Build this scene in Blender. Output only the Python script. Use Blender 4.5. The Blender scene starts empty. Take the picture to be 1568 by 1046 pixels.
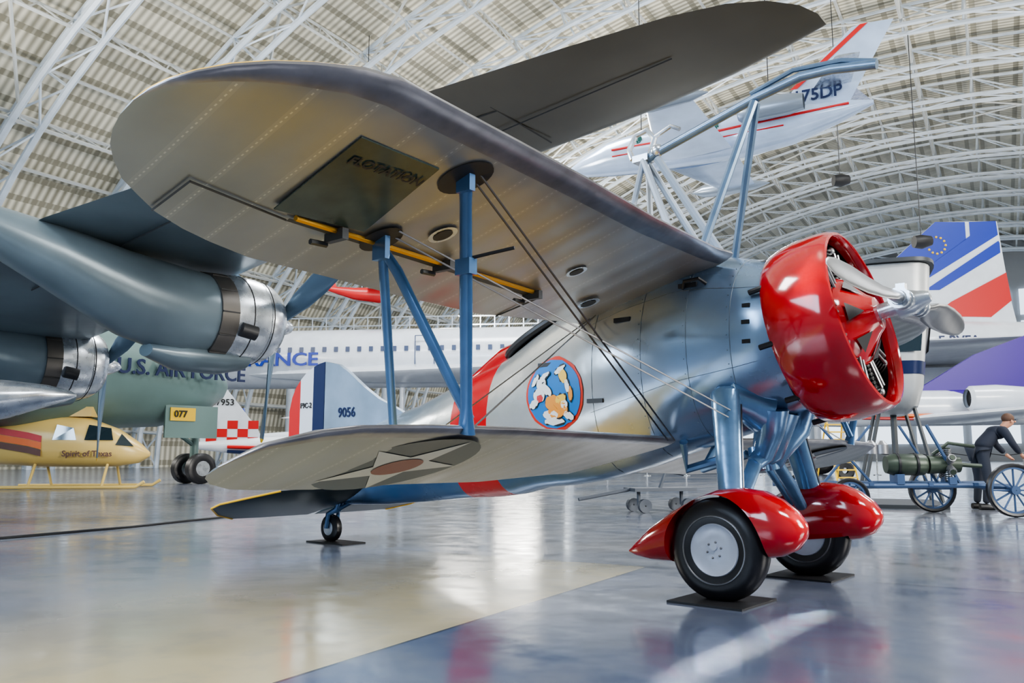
import bpy, bmesh, math, random
from math import sin, cos, pi, radians
from mathutils import Vector, Matrix
random.seed(4)
D=bpy.data
V=Vector
# ------------------------------------------------------------------ helpers
def link(o):
    bpy.context.collection.objects.link(o); return o
def empty(name,loc=(0,0,0),rz=0,rot=None):
    o=D.objects.new(name,None); o.location=loc
    o.rotation_euler=rot if rot else (0,0,rz); o.empty_display_size=.3
    return link(o)
MC={}
def mat(name,col,metal=0,rough=.5,var=0,scale=3,bump=0,bscale=20,coat=0,rvar=0,col2=None,spec=None,emit=0):
    if name in MC: return MC[name]
    m=D.materials.new(name); m.use_nodes=True; nt=m.node_tree; b=nt.nodes['Principled BSDF']
    c=(*col,1)
    b.inputs['Base Color'].default_value=c; b.inputs['Metallic'].default_value=metal
    b.inputs['Roughness'].default_value=rough; b.inputs['Coat Weight'].default_value=coat
    b.inputs['Coat Roughness'].default_value=.08
    if emit: b.inputs['Emission Color'].default_value=c; b.inputs['Emission Strength'].default_value=emit
    if spec is not None: b.inputs['Specular IOR Level'].default_value=spec
    if not(var or rvar or col2 or bump): MC[name]=m; return m
    tc=nt.nodes.new('ShaderNodeTexCoord')
    if var or rvar or col2:
        n=nt.nodes.new('ShaderNodeTexNoise'); n.inputs['Scale'].default_value=scale; n.inputs['Detail'].default_value=4
        nt.links.new(tc.outputs['Object'],n.inputs['Vector'])
        mx=nt.nodes.new('ShaderNodeMix'); mx.data_type='RGBA'
        if col2: mx.inputs[6].default_value=c; mx.inputs[7].default_value=(*col2,1)
        else:
            mx.inputs[6].default_value=(*[x*(1-var) for x in col],1); mx.inputs[7].default_value=(*[min(1,x*(1+var)) for x in col],1)
        r=nt.nodes.new('ShaderNodeMapRange'); r.inputs[1].default_value=.32; r.inputs[2].default_value=.68
        nt.links.new(n.outputs['Fac'],r.inputs[0]); nt.links.new(r.outputs[0],mx.inputs[0])
        nt.links.new(mx.outputs[2],b.inputs['Base Color'])
        if rvar:
            r2=nt.nodes.new('ShaderNodeMapRange'); r2.inputs[3].default_value=max(.03,rough-rvar); r2.inputs[4].default_value=rough+rvar
            nt.links.new(n.outputs['Fac'],r2.inputs[0]); nt.links.new(r2.outputs[0],b.inputs['Roughness'])
    if bump:
        n2=nt.nodes.new('ShaderNodeTexNoise'); n2.inputs['Scale'].default_value=bscale; n2.inputs['Detail'].default_value=2
        nt.links.new(tc.outputs['Object'],n2.inputs['Vector'])
        bp=nt.nodes.new('ShaderNodeBump'); bp.inputs['Strength'].default_value=bump; bp.inputs['Distance'].default_value=.02
        nt.links.new(n2.outputs['Fac'],bp.inputs['Height']); nt.links.new(bp.outputs[0],b.inputs['Normal'])
    MC[name]=m; return m
def mesh(name,vs,fs,mats,parent=None,smooth=True,mi=None):
    me=D.meshes.new(name); me.from_pydata([tuple(v) for v in vs],[],fs)
    if not isinstance(mats,(list,tuple)): mats=[mats]
    for m in mats: me.materials.append(m)
    if mi:
        for p,i in zip(me.polygons,mi): p.material_index=i
    bm=bmesh.new(); bm.from_mesh(me); bmesh.ops.recalc_face_normals(bm,faces=bm.faces); bm.to_mesh(me); bm.free()
    if smooth:
        for p in me.polygons: p.use_smooth=True
        try: me.set_sharp_from_angle(angle=radians(38))
        except Exception: pass
    o=D.objects.new(name,me); link(o)
    if parent: o.parent=parent
    return o
class B:
    def __init__(s): s.v=[];s.f=[];s.m=[]
    def add(s,vs,fs,m=0):
        k=len(s.v); s.v+=[tuple(v) for v in vs]; s.f+=[tuple(i+k for i in f) for f in fs]; s.m+=[m]*len(fs)
    def tube(s,pts,r,n=8,m=0,r2=None,cap=True,ell=None,ref=None):
        pts=[V(p) for p in pts]; N=len(pts); vs=[];fs=[]
        pu=None
        for i,p in enumerate(pts):
            d=(pts[min(i+1,N-1)]-pts[max(i-1,0)]).normalized()
            a=V(ref) if ref else (V((0,0,1)) if abs(d.z)<.9 else V((1,0,0)))
            if pu is not None and not ref: a=pu
            u=(a-d*a.dot(d)).normalized(); pu=u; w=d.cross(u)
            rr=r[i] if isinstance(r,(list,tuple)) else (r if r2 is None else r+(r2-r)*i/(N-1))
            e=ell if ell else 1
            for j in range(n):
                t=2*pi*j/n; vs.append(p+u*cos(t)*rr+w*sin(t)*rr*e)
        for i in range(N-1):
            for j in range(n):
                k=(j+1)%n; fs.append((i*n+j,i*n+k,(i+1)*n+k,(i+1)*n+j))
        if cap: fs.append(tuple(range(n))[::-1]); fs.append(tuple(range((N-1)*n,N*n)))
        s.add(vs,fs,m); return s
    def box(s,c,sz,m=0,M=None):
        c=V(c); h=[x/2 for x in sz]
        vs=[V((x*h[0],y*h[1],z*h[2])) for x in(-1,1) for y in(-1,1) for z in(-1,1)]
        if M: vs=[M@v for v in vs]
        s.add([c+v for v in vs],[(0,1,3,2),(4,6,7,5),(0,4,5,1),(2,3,7,6),(0,2,6,4),(1,5,7,3)],m); return s
    def loft(s,loops,m=0,cap=True,closed=True):
        n=len(loops[0]); vs=[v for l in loops for v in l]; fs=[]
        for i in range(len(loops)-1):
            for j in range(n if closed else n-1):
                k=(j+1)%n; fs.append((i*n+j,i*n+k,(i+1)*n+k,(i+1)*n+j))
        if cap: fs.append(tuple(range(n))); fs.append(tuple(range((len(loops)-1)*n,len(loops)*n)))
        s.add(vs,fs,m); return s
    def lathe(s,prof,o,ax,n=40,m=0,cap=False):
        o=V(o);ax=V(ax).normalized(); a=V((0,0,1)) if abs(ax.z)<.8 else V((1,0,0))
        u=(a-ax*a.dot(ax)).normalized(); w=ax.cross(u)
        loops=[[o+ax*t+(u*cos(2*pi*j/n)+w*sin(2*pi*j/n))*r for j in range(n)] for t,r in prof]
        return s.loft(loops,m,cap)
    def poly(s,pts,m=0):
        s.add(pts,[tuple(range(len(pts)))],m); return s
    def prism(s,pts,d,m=0):
        d=V(d); pts=[V(p) for p in pts]
        return s.loft([pts,[p+d for p in pts]],m)
    def sph(s,c,r,m=0,n=16,sc=(1,1,1)):
        c=V(c); loops=[[c+V((r*sc[0]*sin(a)*cos(2*pi*j/n),r*sc[1]*sin(a)*sin(2*pi*j/n),r*sc[2]*cos(a))) for j in range(n)] for a in [pi*i/10 for i in range(11)]]
        loops[0]=[c+V((1e-4*cos(j),1e-4*sin(j),r*sc[2])) for j in range(n)];loops[-1]=[c+V((1e-4*cos(j),1e-4*sin(j),-r*sc[2])) for j in range(n)]
        return s.loft(loops,m)
    def make(s,name,mats,parent=None,smooth=True): return mesh(name,s.v,s.f,mats,parent,smooth,s.m)
AF=[(1,0),(.8,.035),(.6,.062),(.4,.08),(.2,.075),(.1,.058),(.04,.036),(.01,.016),(0,0),(.01,-.012),(.04,-.020),(.08,-.024),(.2,-.025),(.4,-.022),(.6,-.017),(.8,-.01)]
AS=[(1,0),(.8,.02),(.6,.038),(.4,.05),(.2,.048),(.08,.032),(.02,.015),(0,0),(.02,-.015),(.08,-.032),(.2,-.048),(.4,-.05),(.6,-.038),(.8,-.02)]
def surf(name,secs,mats,parent,up=(0,0,1),th=1,af=AF,smooth=True,lu=1):
    up=V(up); b=B(); loops=[]
    for le,te in secs:
        le=V(le);te=V(te);c=(te-le).length
        loops.append([le+(te-le)*t+up*z*c*th for t,z in af])
    n=len(af); half=af.index((0,0))
    b.loft(loops,0)
    if len(mats)>1:
        k=0
        for i in range(len(loops)-1):
            for j in range(n):
                b.m[k]=1 if j<half-1 else 0
                if len(mats)>2 and half-lu<=j<=half+2: b.m[k]=2
                k+=1
    return b.make(name,mats,parent,smooth)
def ring(x,zc,ry,rz,n=28,e=2.0,yc=0):
    out=[]
    for j in range(n):
        t=2*pi*j/n; c,s=cos(t),sin(t)
        out.append(V((x,yc+ry*math.copysign(abs(c)**(2/e),c),zc+rz*math.copysign(abs(s)**(2/e),s))))
    return out
def text(name,body,size,loc,rot,m,parent,ex=.002,al='LEFT',sx=1):
    cu=D.curves.new(name,'FONT'); cu.body=body; cu.size=size; cu.extrude=ex; cu.align_x=al; cu.align_y='CENTER'
    cu.materials.append(m); cu.resolution_u=3; cu.offset=size*.018
    o=D.objects.new(name,cu); link(o); o.location=loc; o.rotation_euler=rot; o.scale=(sx,1,1); o.parent=parent; return o
# ------------------------------------------------------------------ camera
cam=D.cameras.new('camera'); cam.sensor_width=36; cam.lens=1300/1568*36; cam.clip_end=500
co=link(D.objects.new('camera',cam)); co.location=(0,0,.836); co.rotation_euler=(pi/2+.1327,0,0)
bpy.context.scene.camera=co
# ------------------------------------------------------------------ materials
white=mat('white_paint',(.62,.66,.72),0,.25,.05,2,coat=.3)
steel=mat('white_steel',(.64,.71,.80),.1,.45,.1,1)
black=mat('black_matte',(.012,.012,.014),0,.5)
rubber=mat('tyre_rubber',(.010,.010,.013),0,.36,.3,8)
red=mat('red_gloss',(.42,.004,.008),0,.13,.12,2,coat=.9)
redm=mat('red_flat',(.50,.02,.02),0,.35)
blueg=mat('gear_blue',(.17,.30,.48),.55,.25,.2,5,bump=.08,bscale=15,coat=.3)
strutb=mat('strut_blue',(.055,.13,.26),.4,.28,.15,6,coat=.3)
hookb=mat('hook_blue_grey',(.11,.17,.25),.4,.32,.15,6,coat=.2)
gold=mat('brass_tube',(.50,.28,.05),.7,.35)
wire=mat('wire_dark',(.07,.07,.08),.7,.35)
steelw=mat('wire_steel',(.25,.25,.26),.8,.35)
alu=mat('bare_aluminium',(.55,.58,.62),.9,.28,.15,6,rvar=.1)
yel=mat('chrome_yellow',(.70,.40,.02),0,.35)
darkgr=mat('dark_green_panel',(.035,.055,.048),.0,.24,.35,4,spec=.4)
navy=mat('navy_blue',(.008,.018,.07),.1,.35)
seam=mat('seam_dark',(.05,.055,.06),.3,.5)
seaml=mat('seam_soft',(.16,.19,.22),.6,.4)
slate=mat('slate_grey_paint',(.13,.17,.195),.25,.34,.25,.6,bump=.05,bscale=3)
olive=mat('olive_grey_paint',(.125,.12,.095),.3,.30,.3,.4)
greyp=mat('grey_green_paint',(.13,.20,.19),.1,.4,.15,.5)
orange=mat('orange_paint',(.70,.14,.01),0,.3)
purple=mat('purple_paint',(.045,.012,.24),0,.35,spec=.3)
frblue=mat('french_blue',(.005,.03,.32),0,.35)
glass=mat('dark_glass',(.02,.035,.045),.2,.08,coat=.5)
cream=mat('cream_paint',(.70,.50,.17),0,.3)
yelc=mat('yellow_steel',(.75,.48,.03),0,.4)
green=mat('army_green',(.04,.055,.04),.3,.4,.2,4)

def nodes_for(name):
    m=D.materials.new(name); m.use_nodes=True; nt=m.node_tree; N=nt.nodes; L=nt.links
    b=N['Principled BSDF']; tc=N.new('ShaderNodeTexCoord')
    def mth(op,a,b_=0.):
        n=N.new('ShaderNodeMath'); n.operation=op
        for i,x in enumerate((a,b_)):
            if isinstance(x,(int,float)): n.inputs[i].default_value=x
            else: L.new(x,n.inputs[i])
        return n.outputs[0]
    def mix(f,a,c,bt='MIX'):
        n=N.new('ShaderNodeMix');n.data_type='RGBA'; n.blend_type=bt
        if isinstance(f,float): n.inputs[0].default_value=f
        else: L.new(f,n.inputs[0])
        for i,x in ((6,a),(7,c)):
            if isinstance(x,tuple): n.inputs[i].default_value=(*x,1)
            else: L.new(x,n.inputs[i])
        return n.outputs[2]
    def mr(x,a,bb,c=0.,d=1.):
        n=N.new('ShaderNodeMapRange'); n.inputs[1].default_value=a;n.inputs[2].default_value=bb;n.inputs[3].default_value=c;n.inputs[4].default_value=d;L.new(x,n.inputs[0]);return n.outputs[0]
    def noise(sc,det,out='Object'):
        n=N.new('ShaderNodeTexNoise'); n.inputs['Scale'].default_value=sc; n.inputs['Detail'].default_value=det; L.new(tc.outputs[out],n.inputs['Vector']); return n.outputs['Fac']
    def bump(h,st,di):
        bp=N.new('ShaderNodeBump'); bp.inputs['Strength'].default_value=st; bp.inputs['Distance'].default_value=di; L.new(h,bp.inputs['Height']); L.new(bp.outputs[0],b.inputs['Normal'])
    def sep(out='Object'):
        s=N.new('ShaderNodeSeparateXYZ'); L.new(tc.outputs[out],s.inputs[0]); return s.outputs
    return m,N,L,b,mth,mix,mr,noise,bump,sep
def wing_mat():
    m,N,L,b,mth,mix,mr,noise,bump,sep=nodes_for('silver_doped_fabric'); X,Y,Z=sep()
    yy=mth('ABSOLUTE',Y)
    fy=mth('ABSOLUTE',mth('SUBTRACT',mth('FRACT',mth('MULTIPLY',yy,1/.235)),.5))
    rib=mth('LESS_THAN',fy,.014); dot=mth('LESS_THAN',mth('FRACT',mth('MULTIPLY',X,34.)),.45)
    tape=mth('LESS_THAN',fy,.07)
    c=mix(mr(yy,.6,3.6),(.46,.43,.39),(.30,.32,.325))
    c=mix(.6,c,mix(mr(noise(1.6,4),.3,.7),(.62,.62,.62),(1.0,1.0,1.0)),'MULTIPLY')
    c=mix(mth('MULTIPLY',tape,.12),c,(.5,.5,.48))
    c=mix(mth('MULTIPLY',mth('MULTIPLY',rib,dot),.5),c,(.62,.62,.60))
    L.new(c,b.inputs['Base Color'])
    b.inputs['Metallic'].default_value=.6; b.inputs['Roughness'].default_value=.33
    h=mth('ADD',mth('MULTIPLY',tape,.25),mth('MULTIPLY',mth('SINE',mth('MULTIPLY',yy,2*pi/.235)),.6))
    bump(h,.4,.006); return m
fabric=wing_mat()
lemetal=mat('leading_edge_metal',(.25,.245,.26),.75,.3,.2,6,bump=.15,bscale=9)
def fus_mat():
    m,N,L,b,mth,mix,mr,noise,bump,sep=nodes_for('fuselage_metal'); X,Y,Z=sep()
    nf=noise(2.5,4)
    base=mix(mr(X,-1.25,-.35),(.66,.65,.61),(.30,.43,.60))
    base=mix(mr(X,-2.2,-3.2),base,(.45,.53,.60))
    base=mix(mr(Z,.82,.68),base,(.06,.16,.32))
    bn=mth('MULTIPLY',mth('GREATER_THAN',X,-2.50),mth('LESS_THAN',X,-2.06))
    base=mix(mr(nf,.35,.65,0.,.3),base,(.22,.25,.29))
    base=mix(bn,base,(.42,.006,.01))
    L.new(base,b.inputs['Base Color'])
    L.new(mth('MULTIPLY',mth('SUBTRACT',1.,bn),.72),b.inputs['Metallic'])
    L.new(mr(nf,.3,.7,.13,.29),b.inputs['Roughness'])
    bump(noise(4,2),.22,.02); return m
fusm=fus_mat()
# ------------------------------------------------------------------ building
AZ=radians(30)
def floor_mat():
    m,N,L,b,mth,mix,mr,noise,bump,sep=nodes_for('polished_concrete'); X,Y,Z=sep()
    n1=noise(.5,6); n2=noise(3.5,5)
    base=mix(mr(n1,.35,.65),(.085,.108,.16),(.215,.22,.24))
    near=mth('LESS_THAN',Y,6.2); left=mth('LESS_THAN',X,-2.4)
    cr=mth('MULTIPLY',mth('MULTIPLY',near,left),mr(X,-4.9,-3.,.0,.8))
    base=mix(cr,base,(.44,.37,.20))  # cream pool of light painted into the slab colour
    base=mix(mth('MULTIPLY',mth('MULTIPLY',near,mth('SUBTRACT',1.,left)),.6),base,(.06,.075,.13))  # wing's shadow put into the slab colour as dark blue
    base=mix(mr(n2,.5,.75,0.,.4),base,(.13,.14,.16))
    def joint(x,o):
        f=mth('FRACT',mth('DIVIDE',mth('ADD',x,600*6.1-o),6.1)); return mth('GREATER_THAN',mth('ABSOLUTE',mth('SUBTRACT',f,.5)),.4985)
    j=mth('MAXIMUM',joint(X,-2.4),joint(Y,6.2))
    base=mix(mth('MULTIPLY',j,.8),base,(.02,.02,.025))
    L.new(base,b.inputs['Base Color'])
    L.new(mr(n2,.3,.7,.10,.23),b.inputs['Roughness'])
    b.inputs['Specular IOR Level'].default_value=.8
    bump(noise(1.3,3),.18,.03); return m
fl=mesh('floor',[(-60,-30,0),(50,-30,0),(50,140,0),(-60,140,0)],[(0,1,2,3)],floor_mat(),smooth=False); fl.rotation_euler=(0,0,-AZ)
HW,HH,L0=46.,30.,-4.
def ceil_mat():
    m,N,L,b,mth,mix,mr,noise,bump,sep=nodes_for('corrugated_roof_panels'); U,W,_=sep('UV')
    s=mth('SINE',mth('MULTIPLY',W,2*pi/.42))
    band=mth('SINE',mth('MULTIPLY',U,2*pi/1.28))
    f=mth('ADD',mth('MULTIPLY',s,.38),mth('ADD',.5,mth('MULTIPLY',mth('GREATER_THAN',band,.66),-.55)))
    f=mth('ADD',f,mth('MULTIPLY',mth('SUBTRACT',noise(.25,2,'UV'),.5),1.0))
    L.new(mix(f,(.28,.26,.20),(.86,.82,.69)),b.inputs['Base Color']);b.inputs['Roughness'].default_value=.6
    return m
bld=empty('hangar_roof_structure',(0,0,0),-AZ)
NA=64
def arc(i,n,off=0):
    t=pi*(1-i/n); return (L0+(HW-off)*cos(t),(HH-off)*sin(t))
Y0,Y1=-22.,130.
vs=[];fs=[]
for i in range(NA+1):
    x,z=arc(i,NA); vs+=[(x,Y0,z),(x,Y1,z)]
for i in range(NA): fs.append((2*i,2*i+1,2*i+3,2*i+2))
me=D.meshes.new('ceiling'); me.from_pydata(vs,[],fs); me.materials.append(ceil_mat())
uv=me.uv_layers.new(name='uv'); S=[0]
for i in range(NA):
    a=arc(i,NA);b_=arc(i+1,NA);S.append(S[-1]+math.hypot(a[0]-b_[0],a[1]-b_[1]))
for p in me.polygons:
    p.use_smooth=True
    for li in p.loop_indices:
        vi=me.loops[li].vertex_index; uv.data[li].uv=(S[vi//2],vs[vi][1])
ce=link(D.objects.new('ceiling',me)); ce.rotation_euler=(0,0,-AZ)
b=B()
ys=[Y0+2+7.*k for k in range(22)]
M=40
for y in ys:
    for i in range(M):
        for off,yo in ((.5,0),(2.1,-.7),(2.1,.7)):
            a=arc(i,M,off);c=arc(i+1,M,off); b.tube([(a[0],y+yo,a[1]),(c[0],y+yo,c[1])],.17 if off>1 else .12,6,cap=False)
        a=arc(i,M,.5);c=arc(i+1,M,.5);a2=arc(i,M,2.1);c2=arc(i+1,M,2.1)
        for yo in (-.7,.7):
            b.tube([(a[0],y,a[1]),(a2[0],y+yo,a2[1])],.07,4,cap=False)
            b.tube([(a[0],y,a[1]),(c2[0],y+yo,c2[1])],.07,4,cap=False)
        s_=1 if i%2 else -1
        b.tube([(a2[0],y-.7*s_,a2[1]),(c2[0],y+.7*s_,c2[1])],.06,4,cap=False)
b.make('arch_trusses',steel,bld)
b=B()
for i in range(1,M):
    a=arc(i,M,.45);c=arc(i,M,1.7)
    b.tube([(a[0],Y0,a[1]),(a[0],Y1,a[1])],.10,4,cap=False)
    if i%2==0:
        b.tube([(c[0],Y0,c[1]),(c[0],Y1,c[1])],.10,4,cap=False)
        for y in ys[:-6]:
            for k in range(4):
                yy=y+k*1.75
                b.tube([(a[0],yy,a[1]),(c[0],yy+.87,c[1])],.05,4,cap=False)
                b.tube([(c[0],yy+.87,c[1]),(a[0],yy+1.75,a[1])],.05,4,cap=False)
for bi in (1,3,5,7,10,13):
    y=ys[bi]
    for i in range(0,M-3,4):
        a=arc(i,M,1.4);c=arc(i+4,M,1.4)
        b.tube([(a[0],y,a[1]),(c[0],y+7,c[1])],.08,4,cap=False); b.tube([(c[0],y,c[1]),(a[0],y+7,a[1])],.08,4,cap=False)
b.make('purlin_trusses',mat('purlin_steel',(.58,.60,.60),.1,.5),bld)
wallm=mat('wall_panels',(.32,.34,.37),0,.6,.1,.2)
pts=[(L0+HW*cos(pi*i/40),Y1-1,HH*sin(pi*i/40)) for i in range(41)]
w=mesh('wall_back',pts,[tuple(range(41))],wallm,smooth=False); w.rotation_euler=(0,0,-AZ)
b=B()
for i in range(10):
    for k in range(5): b.box((L0-30+i*6.6,Y1-1.3,4+k*4.2),(5.6,.2,3.4))
ww=b.make('window_1',mat('window_daylight',(.75,.87,1.),0,.2,emit=1.6),smooth=False); ww.rotation_euler=(0,0,-AZ)
# ------------------------------------------------------------------ BIPLANE
AC=empty('biplane_fighter',(1.638,5.55,0),-.6976)
def uwz(x,y): return 2.05+.298*(x+.10)+(2.74-abs(y))*.02
UW=[(.30,-.03,-1.2),(.5,-.04,-1.2),(1.36,.02,-1.28),(2.1,.10,-1.22),(2.66,.15,-1.15),(3.14,.19,-1.10),(3.38,.21,-1.03),(3.54,.19,-.97),(3.70,.13,-.89),(3.82,.07,-.80),(3.92,.0,-.72),(4.0,-.08,-.62),(4.05,-.15,-.54),(4.08,-.22,-.46),(4.095,-.29,-.38)]
LW=[(.30,-.48,-1.36,.93,.70),(.48,-.47,-1.35,.94,.70),(1.36,-.40,-1.27,.95,.67),(2.1,-.33,-1.21,.955,.675),(2.7,-.28,-1.15,.95,.667),(3.1,-.28,-1.02,.94,.68),(3.28,-.31,-.95,.92,.69),(3.45,-.42,-.82,.875,.72),(3.53,-.52,-.72,.82,.745),(3.56,-.58,-.66,.79,.76)]
TP=[(.04,-3.75,-4.75,.56,.25),(.6,-3.85,-4.75,.55,.25),(.92,-3.95,-4.68,.527,.26),(1.15,-4.1,-4.55,.47,.31),(1.3,-4.27,-4.4,.42,.38)]
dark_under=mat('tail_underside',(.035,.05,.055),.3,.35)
for sg,nm in ((-1,'starboard'),(1,'port')):
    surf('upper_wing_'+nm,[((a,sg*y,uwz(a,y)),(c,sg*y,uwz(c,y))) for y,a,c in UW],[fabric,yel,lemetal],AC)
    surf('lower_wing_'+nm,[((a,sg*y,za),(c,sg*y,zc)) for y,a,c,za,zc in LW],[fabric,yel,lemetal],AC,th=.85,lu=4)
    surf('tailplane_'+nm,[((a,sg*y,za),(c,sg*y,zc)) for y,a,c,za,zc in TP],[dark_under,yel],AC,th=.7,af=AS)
    b=B(); b.tube([(a,sg*y,za) for y,a,c,za,zc in TP[2:]]+[(c,sg*y,zc) for y,a,c,za,zc in TP[:1:-1]],.009,6); b.make('tailplane_tip_bow_'+nm,[yel],AC)
    b=B()
    def up(x,y,d=.036): return V((x,sg*y,uwz(x,y)-d))
    b.tube([up(-.66,3.20),up(-.86,1.25)],.014,6,1)
    b.poly([up(-.675,3.22,.034),up(-.70,3.22,.034),up(-.93,1.2,.034),up(-.885,1.2,.034)],0)
    b.tube([up(-.70,3.22,.03),up(-.60,3.72,.026)],.005,4,0); b.tube([up(-.60,3.72,.026),up(-.86,3.73,.012)],.006,4,0)
    b.tube([up(-.93,1.2,.03),up(-1.27,1.2,.004)],.005,4,0)
    for x,y in ((-.70,2.95),(-.76,2.2),(-.87,1.32)):
        b.box(up(x,y,.05),(.13,.035,.05),0); b.tube([up(x-.07,y,.06),up(x-.07,y+.09,.06)],.014,6,0)
    b.make('aileron_hinge_'+nm,[seam,gold],AC)
    b=B()
    for cx,cy,rx,ry,m in ((-.10,2.74,.10,.055,0),(-.67,2.71,.09,.045,0),(-.52,2.45,.06,.032,1),(-.85,.75,.06,.035,1),(-.55,1.3,.05,.028,1)):
        b.poly([up(cx+rx*1.3*cos(t),cy+ry*2*sin(t),.040) for t in [2*pi*i/24 for i in range(24)]],m)
        if m==1: b.poly([up(cx+rx*.9*cos(t),cy+ry*1.3*sin(t),.043) for t in [2*pi*i/24 for i in range(24)]],0)
    b.make('strut_pads_'+nm,[black,alu],AC)
    b=B(); q=[(-.07,3.34),(-.10,2.90),(-.64,2.84),(-.63,3.33)]
    b.prism([up(x,y,.034) for x,y in q],(0,0,-.006),0); b.make('flotation_panel_'+nm,[darkgr],AC,smooth=False)
    b=B()
    T1=V((-.10,sg*2.74,2.05)); T2=V((-.67,sg*2.71,1.87)); B1=V((-.30,sg*2.51,.93)); B2=V((-.83,sg*2.45,.80))
    ex=(1,0,0)
    b.tube([T1,T1.lerp(B1,.12),T1.lerp(B1,.5),T1.lerp(B1,.9),B1],[.042,.033,.036,.033,.05],12,0,ell=.5,ref=ex)
    b.tube([T2,T2.lerp(B2,.2),B2],[.028,.031,.026],12,0,ell=.5,ref=ex)
    b.tube([T2.lerp(B2,.06),T2.lerp(B1,.2),B1+V((0.02,0,.06))],[.028,.033,.03],12,0,ell=.5,ref=ex)
    b.box(T2+V((0,0,-.06)),(.09,.03,.13),0); b.box(T1+V((0,0,-.05)),(.08,.035,.10),0)
    b.box(T1.lerp(B1,.36),(.085,.05,.07),0); b.tube([T1.lerp(B1,.33),T1.lerp(B1,.31)+V((.12,-sg*.06,0)),T1.lerp(B1,.30)+V((.2,-sg*.09,.0))],.008,6,1)
    b.make('interplane_struts_'+nm,[strutb,black],AC)
    b=B()
    for o in (0,.05):
        b.tube([T1+V((.05-o,0,0)),V((-.42-o,sg*.42,.93))],.0055,5,0)
        b.tube([T2+V((.1-o*1.5,-sg*.02,0)),V((.02,sg*(.5),1.10-o))],.005,5,1)
    b.tube([V((-1.0,sg*.45,1.80)),B1],.005,5,1)
    b.tube([V((-1.05,sg*.45,1.78)),B2],.004,5,1)
    b.make('bracing_wires_'+nm,[wire,steelw],AC)
    def lw(x,y): return V((x,sg*y,.952+.31*(x+.28)*.99-.028))
    b=B(); cx,cy=-.74,2.52
    b.poly([lw(cx+.40*cos(t),cy+.40*sin(t)) for t in [2*pi*i/40 for i in range(40)]],0)
    st=[lw(cx+r*cos(t),cy+r*sin(t))-V((0,0,.003)) for r,t in [((.39 if i%2==0 else .15),pi/2*sg*-1+pi+pi*i/5) for i in range(10)]]
    ctr=lw(cx,cy)-V((0,0,.003)); b.add(st+[ctr],[(i,(i+1)%10,10) for i in range(10)],1)
    b.poly([lw(cx+.125*cos(t),cy+.125*sin(t))-V((0,0,.006)) for t in [2*pi*i/24 for i in range(24)]],2)
    b.make('wing_roundel_'+nm,[mat('roundel_blue',(.035,.05,.07),.3,.35),mat('roundel_white',(.50,.50,.48),.3,.4),mat('roundel_red',(.20,.045,.035),.2,.4)],AC,smooth=False)
    b=B(); b.poly([lw(-.42+.10*cos(t),3.18+.09*sin(t)) for t in [2*pi*i/20 for i in range(20)]],0)
    b.make('wingtip_plate_'+nm,[black],AC,smooth=False)
tx=text('flotation_label','FLOTATION',.07,(0,0,0),(0,0,0),black,AC,.001)
tx.matrix_local=Matrix.Translation((-.20,-3.29,uwz(-.20,3.2)-.046))@Matrix.Rotation(-.29,4,'Y')@Matrix.Rotation(pi/2,4,'Z')@Matrix.Rotation(pi,4,'X')
FS=[(.30,1.60,.44,.46),(.22,1.59,.47,.49),(.05,1.57,.50,.54),(-.15,1.56,.50,.60),(-.4,1.54,.50,.65),(-.8,1.445,.49,.685),(-1.2,1.335,.47,.68),(-1.5,1.26,.455,.65),(-1.75,1.19,.43,.60),(-2.0,1.09,.41,.56),(-2.25,1.035,.385,.535),(-2.6,.965,.34,.49),(-3.1,.86,.27,.43),(-3.6,.78,.20,.39),(-4.1,.70,.13,.33),(-4.5,.66,.06,.27),(-4.62,.66,.025,.24)]
b=B(); b.loft([ring(x,z,ry,rz,36,2.15) for x,z,ry,rz in FS]); b.make('fuselage',[fusm],AC)
def skin(x,th,off=.002):
    for i in range(len(FS)-1):
        a,c=FS[i],FS[i+1]
        if a[0]>=x>=c[0]:
            t=(a[0]-x)/(a[0]-c[0]); z,ry,rz=[a[k]+(c[k]-a[k])*t for k in (1,2,3)]
            e=2.15; cc,ss=cos(th),sin(th)
            return V((x,(ry+off)*math.copysign(abs(cc)**(2/e),cc),z+(rz+off)*math.copysign(abs(ss)**(2/e),ss)))
b=B()
for x in (.02,-.28,-.62,-1.02):
    b.tube([skin(x,pi+t,.0) for t in [(-1.4+2.8*i/24) for i in range(25)]],.0022,4)
for th in (.35,-.55):
    b.tube([skin(.25-i*.10,pi+th,.0) for i in range(14)],.0018,4)
for x in (.02,-.28,-.62):
    for i in range(16):
        p=skin(x-.02,pi-1.2+i*.15,.001); b.sph(p,.0035,0,6)
b.make('fuselage_panel_seams',[seaml],AC)
b=B()
for x,th in ((-.30,-.62),(-.78,-.42),(-1.0,.25),(-1.45,-.3)):
    p=skin(x,pi+th,.0); b.box(p,(.13,.02,.03),0)
b.tube([skin(-.33,pi-.58,.0),skin(-.30,pi-.60,.05),skin(-.2,pi-.62,.05),skin(-.17,pi-.62,.0)],.012,6,0)
for x,th in ((.12,-.3),(.12,-.1),(.12,.1)): b.box(skin(x,pi+th,-.01),(.05,.03,.025),0)
b.make('footstep_slots',[black],AC)
b=B()
lo=[V((-1.78+.34*cos(t),.24*sin(t),1.80+.17*cos(t)*1.0-.05*abs(sin(t)))) for t in [2*pi*i/24 for i in range(25)]]
b.tube(lo,.03,8,0); b.poly(lo[:-1],0); b.make('cockpit_coaming',[black],AC)
b=B(); b.loft([ring(-2.08,1.58,.12,.17,16),ring(-2.2,1.56,.13,.16,16),ring(-2.5,1.46,.08,.08,16),ring(-2.7,1.40,.03,.03,16)]); b.make('headrest',[red],AC)
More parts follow.
